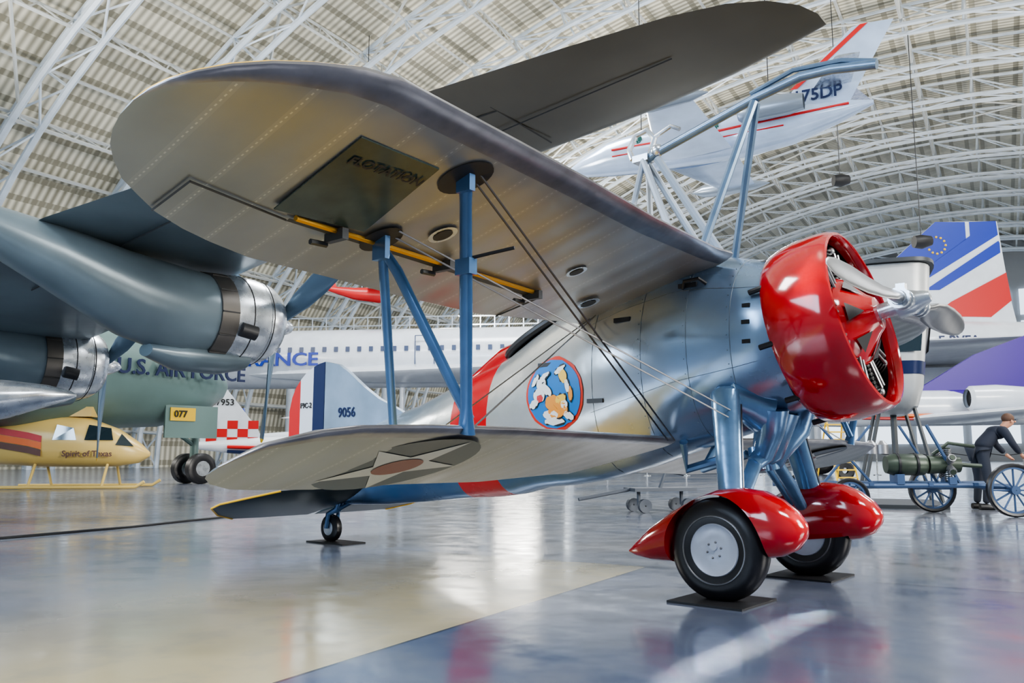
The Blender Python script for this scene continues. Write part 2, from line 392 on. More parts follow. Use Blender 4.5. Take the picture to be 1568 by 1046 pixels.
b=B(); b.loft([ring(-2.04,1.62,.10,.12,16),ring(-2.10,1.60,.11,.13,16)]); b.make('headrest_pad',[black],AC)
b=B(); b.poly([(-1.40,-.22,1.93),(-1.52,-.13,2.12),(-1.52,.13,2.12),(-1.40,.22,1.93)]); b.make('windscreen',[glass],AC)
fin=[(-3.25,1.15),(-3.5,1.26),(-3.75,1.36),(-3.96,1.48),(-4.2,1.64),(-4.35,1.72),(-4.55,1.76),(-4.55,.7),(-3.5,.9)]
b=B(); b.prism([(x,-.025,z) for x,z in fin],(0,.05,0)); b.make('fin',[mat('fin_silver_blue',(.30,.39,.50),.5,.33,.15,3)],AC,smooth=False)
def strip(xs,zt,zb):
    b=B(); pts=[(x,-.024,z) for x,z in zip(xs,zt)]+[(x,-.024,z) for x,z in list(zip(xs,zb))[::-1]]
    b.prism(pts,(0,.048,0)); return b
strip([-4.56,-4.66,-4.74],[1.76,1.745,1.72],[.40,.38,.38]).make('rudder_blue_stripe',[navy],AC,False)
strip([-4.74,-4.86,-4.95],[1.72,1.665,1.60],[.38,.41,.47]).make('rudder_white_stripe',[mat('stripe_white',(.58,.60,.64),0,.4)],AC,False)
strip([-4.95,-5.03,-5.09,-5.13],[1.60,1.52,1.42,1.28],[.47,.60,.78,1.0]).make('rudder_red_stripe',[redm],AC,False)
text('fin_number','9056',.13,(-4.33,-.03,1.24),(pi/2,0,0),navy,AC)
text('rudder_number','F9C-2',.075,(-4.94,-.03,1.33),(pi/2,0,0),black,AC)
b=B()
b.lathe([(-.04,.05),(-.045,.09),(-.03,.125),(0,.135),(.03,.125),(.045,.09),(.04,.05)],(-4.42,0,.135),(0,1,0),24,0)
b.lathe([(-.042,.001),(-.05,.03),(-.042,.07),(.042,.07),(.05,.03),(.042,.001)],(-4.42,0,.135),(0,1,0),20,1)
b.tube([(-4.42,-.065,.135),(-4.40,-.06,.27),(-4.33,0,.32),(-4.25,0,.52)],[.02,.025,.04,.045],10,2)
b.tube([(-4.42,.065,.135),(-4.40,.06,.27),(-4.33,0,.32)],.02,8,2)
b.tube([(-4.36,0,.30),(-4.0,0,.44)],.02,8,2)
b.make('tail_wheel',[rubber,alu,strutb],AC)
b=B(); b.box((-4.35,0,.006),(.55,.28,.012)); b.make('tail_wheel_plate',[black],AC,False)
# engine cowling: smooth ring with a wide open front
ca=V((cos(.23),0,sin(.23))); CC=V((.64,0,1.66)); cu_=V((-ca.z,0,ca.x)); cw_=V((0,1,0))
b=B()
b.lathe([(-.37,.50),(-.38,.535),(-.35,.560),(-.27,.580),(-.18,.588),(-.06,.583),(.01,.572),(.04,.555),(.045,.538),(.03,.527),(-.02,.522),(-.12,.52),(-.36,.49)],CC,ca,72,0)
b.make('engine_cowling',[red],AC)
b=B()
for i in range(9):
    t=2*pi*(i+.5)/9; r=cu_*cos(t)+cw_*sin(t)
    p=CC-ca*.40+r*.535; b.tube([p-ca*.05,p+ca*.05],.018,8,0)
b.make('exhaust_stubs',[black],AC)
b=B()
b.lathe([(-.34,.02),(-.34,.505),(-.04,.514)],CC,ca,48,1)
for i in range(9):
    t=2*pi*i/9; r=cu_*cos(t)+cw_*sin(t); s=ca.cross(r)
    p=CC-ca*.11
    for k in range(10):
        q=p+r*(.22+k*.027); b.tube([q,q+r*.012],.080,14,1)
    b.tube([p+r*.12,p+r*.48],.062,12,1); b.box(p+r*.455,(.09,.09,.06),2)
    b.sph(p+r*.47+ca*.06,.028,2,10)
    for ds in (-.03,.03): b.tube([p+ca*.07+s*ds*.6+r*.14,p+ca*.085+s*ds+r*.44],.010,6,2)
b.lathe([(-.10,.275),(-.04,.28),(-.01,.26),(.04,.19),(.085,.13),(.12,.10),(.13,.02)],CC,ca,48,3)
for i in range(7):
    t=2*pi*(i+.3)/7; r=cu_*cos(t)+cw_*sin(t); s=ca.cross(r)
    b.add([CC+ca*.082+r*.150,CC+ca*.012+r*.258+s*.058,CC+ca*.012+r*.258-s*.058],[(0,1,2)],0)
b.make('radial_engine',[black,mat('engine_black',(.018,.018,.02),.4,.35),mat('engine_metal',(.28,.28,.29),.8,.35),red],AC)
b=B()
HB=CC+ca*.30
b.tube([CC+ca*.12,HB+ca*.02],.05,16,0); b.lathe([(-.07,.04),(-.07,.075),(.02,.075),(.06,.055),(.09,.045),(.12,.03),(.125,.001)],HB,ca,24,0)
b.tube([HB+V((0,-.24,0)),HB+V((0,-.2,0)),HB+V((0,.2,0)),HB+V((0,.24,0))],[.04,.05,.05,.04],16,0)
for s in (-1,1):
    for yy in (.12,.19): b.tube([HB+V((0,s*yy,0)),HB+V((0,s*(yy+.03),0))],.062,16,0)
    b.box(HB+V((.0,s*.15,.07)),(.05,.05,.04),0)
    loops=[]
    for r,c,tw,th in ((.22,.035,1.3,.034),(.32,.05,1.1,.03),(.45,.078,.9,.022),(.65,.092,.68,.016),(.9,.092,.5,.012),(1.15,.078,.4,.009),(1.28,.055,.36,.006),(1.34,.03,.34,.004),(1.36,.008,.34,.002)):
        ch=V((0,0,1))*cos(tw)*s+V((1,0,0))*sin(tw)
        nn=V((0,s,0)).cross(ch).normalized()
        loops.append([HB+V((0,s*r,0))+ch*cos(t)*c+nn*sin(t)*th for t in [2*pi*j/16 for j in range(16)]])
    b.loft(loops,1)
b.make('propeller',[alu,mat('blade_grey',(.19,.19,.20),.85,.3,.1,8)],AC)
for sg,nm in ((-1,'starboard'),(1,'port')):
    yc=sg*.67; hz=.295
    b=B()
    k_=1.055
    b.lathe([(t,r*k_) for t,r in [(-.075,.13),(-.085,.165),(-.090,.20),(-.083,.24),(-.058,.268),(-.02,.28),(.02,.28),(.058,.268),(.083,.24),(.090,.20),(.085,.165),(.075,.13)]],(0,yc,hz),(0,1,0),56,0)
    b.lathe([(-.089,.186),(-.094,.189),(-.093,.194),(-.088,.197)],(0,yc,hz),(0,1,0),56,2)
    b.lathe([(-.074,.001),(-.08,.03),(-.072,.06),(-.08,.135),(-.085,.145),(-.078,.15),(.078,.15),(.085,.145),(.08,.135),(.07,.04),(.07,.001)],(0,yc,hz),(0,1,0),48,1)
    for i in range(6):
        t=2*pi*i/6+.3; b.sph((.045*cos(t),yc-.079,hz+.045*sin(t)),.007,2,8)
    b.tube([(0,yc-.078,hz+.02),(0,yc-.09,hz+.02)],.022,12,1)
    b.make('main_wheel_'+nm,[rubber,mat('wheel_disc',(.52,.56,.66),.2,.33,.06,10),steelw],AC)
    PS=[(-.62,.235,.25,.012),(-.56,.215,.305,.05),(-.45,.20,.40,.085),(-.3,.20,.50,.115),(-.15,.21,.58,.135),(0,.22,.635,.148),(.15,.24,.65,.15),(.28,.26,.635,.145),(.38,.28,.59,.13),(.46,.32,.53,.10),(.505,.38,.47,.05),(.515,.42,.43,.01)]
    yp=sg*.66
    b=B(); b.loft([ring(x,(zb+zt)/2,w,(zt-zb)/2,28,2.2,yp) for x,zb,zt,w in PS]); pant=b.make('wheel_fairing_'+nm,[red],AC)
    b=B(); b.tube([(0,sg*.572,hz),(0,sg*1.1,hz)],.312,64); cut=b.make('cut_'+nm,[red],AC,False)
    md=pant.modifiers.new('b','BOOLEAN'); md.object=cut; md.operation='DIFFERENCE'; md.solver='EXACT'
    bpy.context.view_layer.update()
    dg=bpy.context.evaluated_depsgraph_get(); nm_=D.meshes.new_from_object(pant.evaluated_get(dg)); pant.modifiers.clear(); pant.data=nm_
    try: nm_.set_sharp_from_angle(angle=radians(40))
    except Exception: pass
    D.objects.remove(cut)
    b=B()
    top=V((-.05,sg*.43,1.22)); bot=V((.06,sg*.63,.55))
    b.tube([top+V((0,0,.035)),top,top.lerp(bot,.15),top.lerp(bot,.5),bot],[.06,.10,.095,.085,.075],20,0,ell=.62,ref=(1,0,0))
    b.tube([top+V((0,0,-.02)),V((.02,sg*.30,1.16)),V((.08,sg*.2,1.12))],[.095,.12,.15],16,0)
    b.tube([V((.16,sg*.22,1.12)),V((.14,sg*.20,1.0)),V((.04,sg*.10,.84)),V((.0,sg*.16,.78))],[.10,.085,.07,.055],14,0)
    b.tube([V((.0,sg*.12,.82)),V((.02,sg*.36,.62)),V((.02,sg*.60,.42))],[.05,.05,.042],14,0,ell=.6,ref=(1,0,0))
    b.tube([V((-.12,sg*.12,.88)),V((-.04,sg*.60,.46))],.03,10,0)
    b.tube([top.lerp(bot,.12)+V((.095,0,0)),top.lerp(bot,.95)+V((.075,0,0))],.008,6,1)
    b.tube([V((-.02,sg*.09,.88)),V((0,sg*.11,.74))],.05,12,0)
    b.make('landing_gear_leg_'+nm,[blueg,wire],AC)
    b=B(); b.box((.0,sg*.67,.006),(.46,.46,.012)); b.make('wheel_plate_'+nm,[black],AC,False)
b=B(); b.tube([(.1,0,1.12),(.02,0,.84),(0,0,.80)],[.14,.10,.06],16); b.tube([(-.45,-.25,.92),(-.5,-.12,.74),(-.15,-.06,.84)],.03,8); b.tube([(-.45,.25,.92),(-.5,.12,.74),(-.15,.06,.84)],.03,8)
b.make('gear_pylon',[blueg],AC)
b=B()
b.tube([(-.86,0,3.0),(-.72,0,3.05),(.03,0,3.25),(.35,0,3.31),(.55,0,3.30),(.83,0,3.25)],.032,10,0)
b.tube([(.0,0,3.29),(.3,0,3.37),(.62,0,3.34),(.83,0,3.27)],.018,8,0)
b.tube([(-.80,0,3.04),(-.76,0,3.16),(-.82,0,3.24),(-.92,0,3.22),(-.98,0,3.12),(-.95,0,3.04)],.022,8,1)
b.tube([(-.78,0,3.16),(-.62,0,3.22),(-.55,0,3.18)],.016,8,1)
b.box((-.86,0,3.02),(.13,.10,.05),1); b.sph((-.74,0,3.06),.05,1,10)
for sy in (-1,1):
    b.tube([(.03,sy*.02,3.22),(-.30,sy*.26,2.12)],.028,8,0)
    b.tube([(-.84,sy*.03,3.0),(-.42,sy*.26,2.12)],.026,8,2)
    b.tube([(-.84,sy*.03,3.0),(-.95,sy*.28,2.0)],.022,8,2)
b.tube([(-.74,0,3.0),(-.25,0,2.2)],.03,8,2)
b.make('airship_hook',[hookb,alu,mat('hook_grey',(.30,.35,.42),.4,.35)],AC)
def sk(x,z,off):
    best=None
    for i in range(121):
        th=pi+(-1.3+2.6*i/120); p=skin(x,th,off)
        if best is None or abs(p.z-z)<abs(best.z-z): best=p
    return best
EX,EZ=-1.36,1.27
def disc(b,cx,cz,rx,rz,off,m,n=28,rot=0):
    pts=[]
    for k in range(n):
        t=2*pi*k/n; x=rx*cos(t);z=rz*sin(t)
        pts.append(sk(EX+cx+x*cos(rot)-z*sin(rot),EZ+cz+x*sin(rot)+z*cos(rot),off))
    c=sk(EX+cx,EZ+cz,off); b.add(pts+[c],[(k,(k+1)%n,n) for k in range(n)],m)
b=B()
disc(b,0,0,.265,.265,.006,1,40); disc(b,0,0,.245,.245,.009,0,40)
# two tumbling trapeze figures: white one upper left, orange one lower centre, limbs reaching upper right
for cx,cz,rx,rz,r,m in [(-.11,.07,.045,.045,0,2),(-.13,-.01,.055,.05,.3,2),(-.06,.03,.03,.06,.9,2),(-.17,.10,.05,.018,.9,2),(-.08,.13,.05,.016,.5,2),(-.18,-.07,.05,.025,.5,2),(-.12,-.03,.03,.028,0,5),(-.09,.08,.012,.012,0,6),
    (.0,-.07,.07,.06,0,3),(.04,-.12,.09,.05,.2,3),(.07,-.04,.05,.03,.4,4),(.10,-.08,.03,.03,0,2),(-.03,-.15,.07,.03,0,2),(.0,-.20,.09,.022,0,2),(.09,.12,.035,.05,.5,4),(.13,.05,.02,.05,.2,2),(.06,.17,.055,.018,.5,2),(.16,-.01,.018,.05,.0,3),(.13,-.16,.045,.025,-.3,2)]:
    disc(b,cx,cz,rx+.006,rz+.006,.012,6,18,r); disc(b,cx,cz,rx,rz,.015,m,18,r)
b.make('squadron_emblem',[mat('emblem_blue',(.01,.15,.42),0,.35),mat('emblem_red',(.5,.03,.01),0,.35),mat('emblem_white',(.65,.65,.63),0,.4),mat('emblem_orange',(.65,.25,.03),0,.4),mat('emblem_yellow',(.7,.45,.06),0,.4),mat('emblem_redfig',(.5,.03,.03),0,.4),black],AC)
# ------------------------------------------------------------------ four-engine transport
C4=empty('four_engine_transport',(-4.2,14,0),math.atan2(.785,.62))
WS=[(-13,5.2),(-6,4.3),(0,3.5),(3,2.8),(6,2.15),(7.5,1.85),(8.5,1.5),(9.0,1.2),(9.3,.9),(9.5,.55),(9.58,.25)]
def wz(L): return 4.05+.127*L-(.0035*L*L if L>0 else 0)
secs=[]
for L_,c in WS:
    x0=0 if L_<7 else -(L_-7)**2*.07
    secs.append(((x0,-L_,wz(L_)),(x0-c,-L_,wz(L_))))
inner=[s for s,w_ in zip(secs,WS) if w_[0]<=3]; outer=[s for s,w_ in zip(secs,WS) if w_[0]>=3]
surf('wing_inner',inner,[slate],C4,th=1.2); surf('wing_outer',outer,[olive],C4,th=1.2)
b=B()
for L_ in (-2,1.5,4.5,6.2):
    c=3.4-.3*L_; b.tube([(-.3,-L_,wz(L_)-.1),(-c*.95,-L_,wz(L_)-.03)],.010,4)
b.tube([(-.95,-3.5,wz(3.5)-.09),(-1.0,-8.2,wz(8.2)-.05)],.008,4); b.tube([(-1.75,-3.5,wz(3.5)-.06),(-1.35,-6.2,wz(6.2)-.04)],.012,4)
b.tube([(-2.4,3,wz(-3)-.1),(-2.2,-3,wz(3)-.07)],.015,4)
b.make('wing_panel_lines',[seam],C4)
def nacelle(nm,x,y,z,R,ba):
    b=B()
    b.loft([ring(x-4.6,z+1.0,.12,.08,28,2,y),ring(x-3.8,z+.85,.35,.28,28,2,y),ring(x-2.8,z+.55,R*.75,R*.66,28,2,y),ring(x-1.7,z+.18,R*.96,R*.92,28,2,y),ring(x-.9,z+.03,R*1.0,R*1.0,28,2,y),ring(x-.35,z,R*.97,R*.97,28,2,y)],0)
    b.loft([ring(x-.45,z,R*1.02,R*1.02,32,2,y),ring(x-.15,z,R*1.04,R*1.04,32,2,y)],2)
    b.lathe([(-.15,R*1.03),(.1,R*1.06),(.45,R*1.04),(.7,R*.97),(.85,R*.84),(.88,R*.75),(.8,R*.7),(.3,R*.68)],(x,y,z),(1,0,0),40,1)
    for xx in (.12,.5): b.lathe([(xx-.012,R*1.062),(xx,R*1.07),(xx+.012,R*1.062)],(x,y,z),(1,0,0),40,3)
    b.loft([ring(x-1.3,z-R*.92,.2,.1,16,2,y),ring(x-.8,z-R*.98,.34,.24,16,2,y),ring(x-.1,z-R*1.0,.38,.24,16,2,y),ring(x+.35,z-R*.95,.34,.18,16,2,y)],0)
    b.lathe([(.3,R*.69),(.3,.01)],(x,y,z),(1,0,0),30,3)
    for i in range(12):
        t=2*pi*i/12; b.box((x-.3,y+R*1.03*cos(t),z+R*1.03*sin(t)),(.30,.02,.02),3)
    b.tube([(x-.1,y-R*.98,z-.25),(x+.15,y-R*1.05,z-.3)],.12,12,3)
    b.make('engine_nacelle_'+nm,[slate,alu,mat('cowl_flap',(.13,.12,.11),.7,.4),black],C4)
    b=B(); hx=x+1.05
    b.lathe([(-.3,.12),(-.1,.2),(.1,.18),(.3,.1),(.38,.01)],(hx,y,z),(1,0,0),20,0)
    for a in ba:
        d=V((0,-cos(a),sin(a))); loops=[]
        for r,c,tw,th in ((.18,.07,1.2,.06),(.4,.11,1.,.05),(.8,.17,.8,.035),(1.3,.19,.6,.025),(1.75,.18,.45,.02),(1.98,.15,.4,.015),(2.05,.05,.4,.01)):
            s=V((1,0,0)).cross(d); ch=s*cos(tw)+V((1,0,0))*sin(tw); nn=d.cross(ch)
            loops.append([V((hx,y,z))+d*r+ch*cos(t)*c+nn*sin(t)*th for t in [2*pi*j/14 for j in range(14)]])
        b.loft(loops[:-1],1); b.loft(loops[-2:],2)
    b.make('propeller_'+nm,[alu,mat('blade_blue',(.10,.16,.23),.4,.35),yel],C4)
nacelle('outboard',-.42,.45,3.08,.70,[radians(28),radians(262),radians(145)])
nacelle('inboard',-.5,6.4,2.75,.74,[radians(268),radians(30),radians(150)])
b=B(); b.loft([ring(x,z,r,r*1.05,32,2,11) for x,z,r in ((-22,4.6,.3),(-16,4.0,1.1),(-9,3.4,1.6),(-2,3.25,1.65),(2.6,3.2,1.6),(4.4,3.1,1.4),(5.6,3.0,1.0),(6.3,2.9,.45),(6.6,2.88,.05))]); b.make('transport_fuselage',[greyp],C4)
text('fuselage_lettering','U.S. AIR FORCE',.56,(2.3,9.34,3.1),(pi/2,0,0),navy,C4,.02)
b=B()
b.tube([(5.6,11,2),(5.6,11,.5)],.12,10,0); b.tube([(5.6,11,1.1),(4.2,11,2)],.07,8,0); b.tube([(5.6,10.6,.45),(5.6,11.4,.45)],.06,8,0)
for yy in (10.62,11.38): b.lathe([(-.12,.2),(-.15,.33),(-.1,.44),(.1,.44),(.15,.33),(.12,.2)],(5.6,yy,.44),(0,1,0),28,1); b.lathe([(-.13,.01),(-.13,.22),(.13,.22),(.13,.01)],(5.6,yy,.44),(0,1,0),20,2)
b.tube([(-4.6,6.4,3.3),(-4.6,6.4,.6)],.14,10,0)
for yy in (6.0,6.8): b.lathe([(-.17,.3),(-.2,.45),(-.13,.6),(.13,.6),(.2,.45),(.17,.3)],(-4.6,yy,.6),(0,1,0),28,1); b.lathe([(-.18,.01),(-.18,.3),(.18,.3),(.18,.01)],(-4.6,yy,.6),(0,1,0),20,2)
b.box((4.8,9.9,1.75),(1.6,.06,.9),0)
b.make('landing_gear',[greyp,rubber,alu],C4)
b=B(); b.box((0,0,0),(.75,.03,.36)); o=b.make('gear_door_placard',[yelc],C4,False); o.location=(4.5,9.84,1.95)
text('placard_number','077',.26,(4.22,9.80,1.95),(pi/2,0,0),black,C4,.01)
# ------------------------------------------------------------------ supersonic airliner
SS=empty('supersonic_airliner',(24,41,0),radians(173))
b=B(); b.loft([ring(x,z,r,r*1.08,36) for x,z,r in ((-7,6.6,.15),(-3,6.2,.9),(2,5.95,1.3),(8,5.9,1.45),(40,5.9,1.45),(44,5.75,1.2),(48,5.3,.7),(52,4.8,.1))]); b.make('airliner_fuselage',[white],SS)
finp=[(-.6,7.0),(-.35,8.5),(.0,12.3),(2.9,12.35),(5.6,9.9),(8.2,7.9),(11.5,7.0)]
b=B(); b.prism([(x,-.15,z) for x,z in finp],(0,.3,0),0)
for yy,d in ((.15,.02),(-.15,-.02)):
    def P(l,m): b.prism([(x,yy,z) for x,z in l],(0,d,0),m)
    P([(1.5,12.3),(2.9,12.35),(5.6,9.9),(7.6,8.35),(6.4,8.35),(3.2,10.2),(1.5,11.4)],1)
    P([(.05,12.3),(1.3,12.3),(1.3,11.6),(4.9,9.0),(4.2,9.0),(.0,11.6)],1)
    P([(-.05,11.2),(.0,11.3),(3.6,8.9),(2.9,8.9),(-.05,10.7)],1)
    P([(-.25,9.7),(2.4,8.3),(3.3,7.6),(.6,7.5),(-.4,8.3)],2)
b.make('airliner_fin',[white,frblue,redm],SS,False)
b=B()
for i in range(12):
    t=2*pi*i/12; b.sph((2.9+.42*cos(t),.18,11.15+.42*sin(t)),.06,0,6)
b.make('fin_star_ring',[yelc],SS)
for s,nm in ((1,'left'),(-1,'right')):
    surf('airliner_delta_wing_'+nm,[((38,s*1.2,5.0),(0,s*1.2,4.9)),((30,s*2.5,5.0),(0,s*2.5,4.9)),((18,s*6,5.0),(-.5,s*6,4.9)),((8,s*11,5.0),(-1,s*11,4.95)),((2,s*12.5,5),(-1,s*12.5,4.95))],[white],SS,th=.25,af=AS)
b=B()
for i in range(56): b.box((9+i*.62,1.45,6.25),(.2,.06,.26),0)
for x in (28.5,12):
    for dx,dz,sx_,sz_ in ((-.5,0,.04,1.8),(.5,0,.04,1.8),(0,.9,1.0,.04),(0,-.9,1.,.04)): b.box((x+dx,1.44,6.0+dz),(sx_,.06,sz_),0)
b.make('airliner_windows',[mat('window_blue',(.05,.07,.14),0,.3)],SS,False)
text('airliner_lettering','AIR FRANCE',.95,(34.1,1.50,5.72),(pi/2,0,pi),frblue,SS,.03,al='RIGHT',sx=1.25)
text('registration','F-BVFA',.6,(3.6,1.52,6.2),(pi/2,0,pi),navy,SS,.03)
b=B()
for x,y in ((30,0),(10,4.5),(10,-4.5)):
    b.tube([(x,y,5),(x,y,.6)],.15,10,0)
    for dy in (-.35,.35): b.lathe([(-.15,.2),(-.18,.4),(-.1,.55),(.1,.55),(.18,.4),(.15,.2)],(x,y+dy,.55),(0,1,0),24,1)
for y in (3.2,-3.2): b.box((4,y,4.1),(9,2.4,1.1),0)
b.make('airliner_gear_and_engines',[white,rubber],SS)
# ------------------------------------------------------------------ hanging business jet
BJ=empty('hanging_business_jet',(12.3,29,12.8),math.atan2(.46,-.89))
jetw=mat('jet_white_blue',(.44,.55,.74),.15,.2,.15,.8,coat=.4)
b=B(); b.loft([ring(x,z,r,r*1.05,28) for x,z,r in ((-.6,.45,.08),(.6,.3,.4),(2.2,.1,.68),(4,0,.78),(8,0,.78),(9.3,-.05,.66),(10.4,-.2,.4),(11.2,-.3,.08))]); b.make('jet_fuselage',[jetw],BJ)
surf('jet_fin',[((3.0,0,.6),(.2,0,.6)),((.0,0,3.4),(-1.4,0,3.4))],[jetw],BJ,up=(0,1,0),af=AS)
b=B()
for s in (1,-1):
    b.prism([(2.2,s*.12,1.4),(1.95,s*.12,1.4),(-.55,s*.08,3.4),(-.3,s*.08,3.4)],(0,s*.03,0))
b.tube([(9,.74,.05),(5,.80,.05),(2.4,.72,.2),(.2,.3,.45)],.05,6)
b.tube([(9,.70,-.2),(5,.77,-.2),(2.4,.68,-.1)],.03,6)
b.make('jet_stripe',[redm],BJ)
text('jet_registration','N175DP',.62,(2.6,.17,1.05),(pi/2,0,pi),navy,BJ,.01)
for s,nm in ((1,'left'),(-1,'right')):
    surf('jet_wing_'+nm,[((7.2,s*.6,-.55),(4.3,s*.6,-.6)),((6.2,s*5,-.3),(4.6,s*5,-.32))],[jetw],BJ,af=AS)
    surf('jet_tailplane_'+nm,[((1.4,s*.1,1.3),(.1,s*.1,1.3)),((.4,s*2.2,1.4),(-.4,s*2.2,1.4))],[alu],BJ,af=AS)
b=B()
for s in (1,-1):
    b.lathe([(0,.30),(.1,.38),(.8,.42),(1.8,.38),(2.3,.28)],(3.9,s*1.2,.45),(-1,0,0),24,0); b.lathe([(.1,.31),(.1,.01)],(3.9,s*1.2,.45),(-1,0,0),20,1)
    b.lathe([(0,.02),(.5,.25),(1.5,.3),(2.8,.2),(3.4,.02)],(7.4,s*5.2,-.3),(-1,0,0),20,0)
    b.box((3.2,s*.8,.4),(1.2,.6,.1),0)
b.make('jet_engines_and_tip_tanks',[mat('jet_grey',(.28,.33,.40),.5,.3),black],BJ)
b=B()
for i in range(5): b.sph((7.9-i*.75,.74,.28),.17,0,12,(1,.35,1.1))
b.make('jet_windows',[mat('green_glass',(.03,.10,.09),.1,.1)],BJ)
b=B()
for x,y in ((8,0),(3,0)): b.tube([(x,y,.7),(x,y,14)],.02,5)
b.make('jet_suspension_cables',[wire],BJ)
# ------------------------------------------------------------------ purple tailed jet
PJ=empty('purple_tailed_jet',(17,28,0),radians(176))
b=B(); b.loft([ring(x,z,r,r,28) for x,z,r in ((-6.5,2.8,.12),(-4,2.6,.4),(-1,2.4,.58),(6,2.35,.6),(8,2.3,.5),(9.6,2.2,.25),(10.1,2.15,.05))],0); b.make('jet_body',[white],PJ)
b=B(); b.prism([(4.0,-.1,2.7),(1.6,-.1,4.15),(0,-.1,4.75),(-3.0,-.1,5.8),(-5.8,-.1,6.3),(-4.8,-.1,2.7)],(0,.2,0),0)
b.make('purple_fin',[purple],PJ,False)
b=B(); b.loft([ring(x,z,r,r*.9,24) for x,z,r in ((-6.4,2.82,.14),(-4,2.64,.42),(-1,2.48,.6),(2.2,2.5,.53),(3.6,2.62,.36))],0); b.make('purple_rear_panel',[purple],PJ)
b=B(); b.tube([(9,.36,2.2),(4,.60,2.1),(0,.60,2.2),(-4,.42,2.5)],.05,6,0); b.tube([(9,.34,2.1),(4,.56,2.0),(0,.56,2.1),(-4,.38,2.4)],.05,6,1); b.make('jet_stripes',[orange,redm],PJ)
b=B(); b.lathe([(0,.3),(.1,.4),(.9,.44),(1.9,.36),(2.2,.28)],(2.4,1.05,2.62),(-1,0,0),24,0); b.lathe([(.12,.3),(.12,.01)],(2.4,1.05,2.62),(-1,0,0),20,1); b.box((1.4,.8,2.6),(1,.5,.1),0)
b.tube([(6,0,1.9),(6,0,.3)],.06,8,0); b.tube([(0,1.5,2.0),(0,1.5,.3)],.06,8,0)
for x,y in ((6,0),(0,1.5)): b.lathe([(-.08,.1),(-.1,.25),(-.05,.32),(.05,.32),(.1,.25),(.08,.1)],(x,y,.32),(0,1,0),20,1)
b.make('jet_engine_and_gear',[white,black],PJ)
surf('jet_low_wing',[((4,.5,2.0),(.5,.5,2.0)),((1,6.5,2.2),(-.6,6.5,2.2))],[white],PJ,af=AS)
# ------------------------------------------------------------------ airship gondola on a stand
GD=empty('airship_gondola',(6.45,14.4,0),radians(250))
def rr(z,rx,ry,cx=0,n=28,e=4):
    return [V((cx+rx*math.copysign(abs(cos(t))**(2/e),cos(t)),ry*math.copysign(abs(sin(t))**(2/e),sin(t)),z)) for t in [2*pi*j/n for j in range(n)]]
b=B(); b.loft([rr(1.50,.7,.20),rr(1.6,1.1,.34),rr(1.9,1.35,.42),rr(2.3,1.42,.46),rr(3.2,1.42,.58,-.05),rr(3.85,1.38,.64,-.1)],0)
b.make('gondola_cabin',[mat('gondola_white',(.46,.47,.47),.1,.35,.1,2)],GD)
b=B(); b.loft([rr(2.08,1.395,.445),rr(2.28,1.435,.468)],0); b.make('gondola_blue_stripe',[navy],GD)
b=B(); b.loft([rr(3.86,1.48,.70,-.1),rr(3.92,1.48,.70,-.1)],0); b.make('gondola_roof_rim',[seam],GD)
b=B()
b.poly([(1.435,-.34,2.42),(1.435,.34,2.42),(1.44,.42,3.1),(1.44,-.42,3.1)],0)
for s in (-1,1):
    for x0 in (-1.1,-.35,.4): b.poly([(x0,s*.49,2.45),(x0+.6,s*.49,2.45),(x0+.6,s*.585,3.1),(x0,s*.585,3.1)],0)
b.make('gondola_windows',[glass],GD,False)
b=B()
for x in (-.8,.8):
    for s in (-1,1): b.tube([(x,s*.25,1.6),(x,s*.6,0)],.035,6)
b.tube([(0,0,1.5),(0,0,.5)],.05,8); b.box((0,0,.03),(2.0,1.3,.06))
b.make('gondola_stand',[seam],GD)
# ------------------------------------------------------------------ engine cart
CT=empty('engine_transport_cart',(6.2,12,0),radians(-4))
b=B()
def spoked(x,y,r,m0=1,m1=0):
    b.lathe([(-.035,r-.05),(-.045,r-.02),(-.03,r),(.03,r),(.045,r-.02),(.035,r-.05)],(x,y,r),(0,1,0),32,m0)
    b.lathe([(-.03,r-.045),(-.03,r-.075),(.03,r-.075),(.03,r-.045)],(x,y,r),(0,1,0),32,m1)
    b.lathe([(-.06,.005),(-.06,.06),(.06,.06),(.06,.005)],(x,y,r),(0,1,0),16,m1)
    for i in range(12):
        t=2*pi*i/12; b.tube([(x+.05*cos(t),y,r+.05*sin(t)),(x+(r-.06)*cos(t),y,r+(r-.06)*sin(t))],.014,5,m1,cap=False)
spoked(.62,-.3,.36); spoked(-.05,.7,.34); spoked(-1.55,-.3,.26); spoked(-2.0,.5,.28)
b.tube([(-2.4,-.1,.40),(.1,-.1,.42),(.65,-.1,.40)],.04,8,0); b.tube([(-2.4,.5,.42),(.6,.5,.42)],.04,8,0)
b.tube([(.62,-.3,.36),(.62,.6,.36)],.03,8,0); b.tube([(-1.55,-.3,.27),(-1.55,.6,.3)],.03,8,0)
for x in (-1.9,-1.2,-.4,.2): b.box((x,.2,.43),(.06,.7,.05),0)
for x0,x1 in ((-1.8,-1.1),(-1.1,-1.8),(-.2,-.7)): b.tube([(x0,.1,.42),(x1,.1,1.25)],.02,6,0)
b.tube([(0,-.1,.45),(-.4,-.1,1.25)],.025,6,0)
b.tube([(-.95,.0,.70),(-.85,.0,.70),(-.45,0,.70),(-.4,0,.70)],[.12,.15,.15,.12],20,2)
b.tube([(-.38,0,.70),(.05,0,.70)],[.13,.11],16,2)
for i in range(7):
    t=2*pi*i/7; d=V((0,cos(t),sin(t)))
    for k in range(5): b.tube([V((-.12,0,.70))+d*(.1+k*.028),V((-.12,0,.70))+d*(.114+k*.028)],.055,10,3)
    b.tube([V((-.12,0,.70))+d*.08,V((-.12,0,.70))+d*.24],.04,8,2)
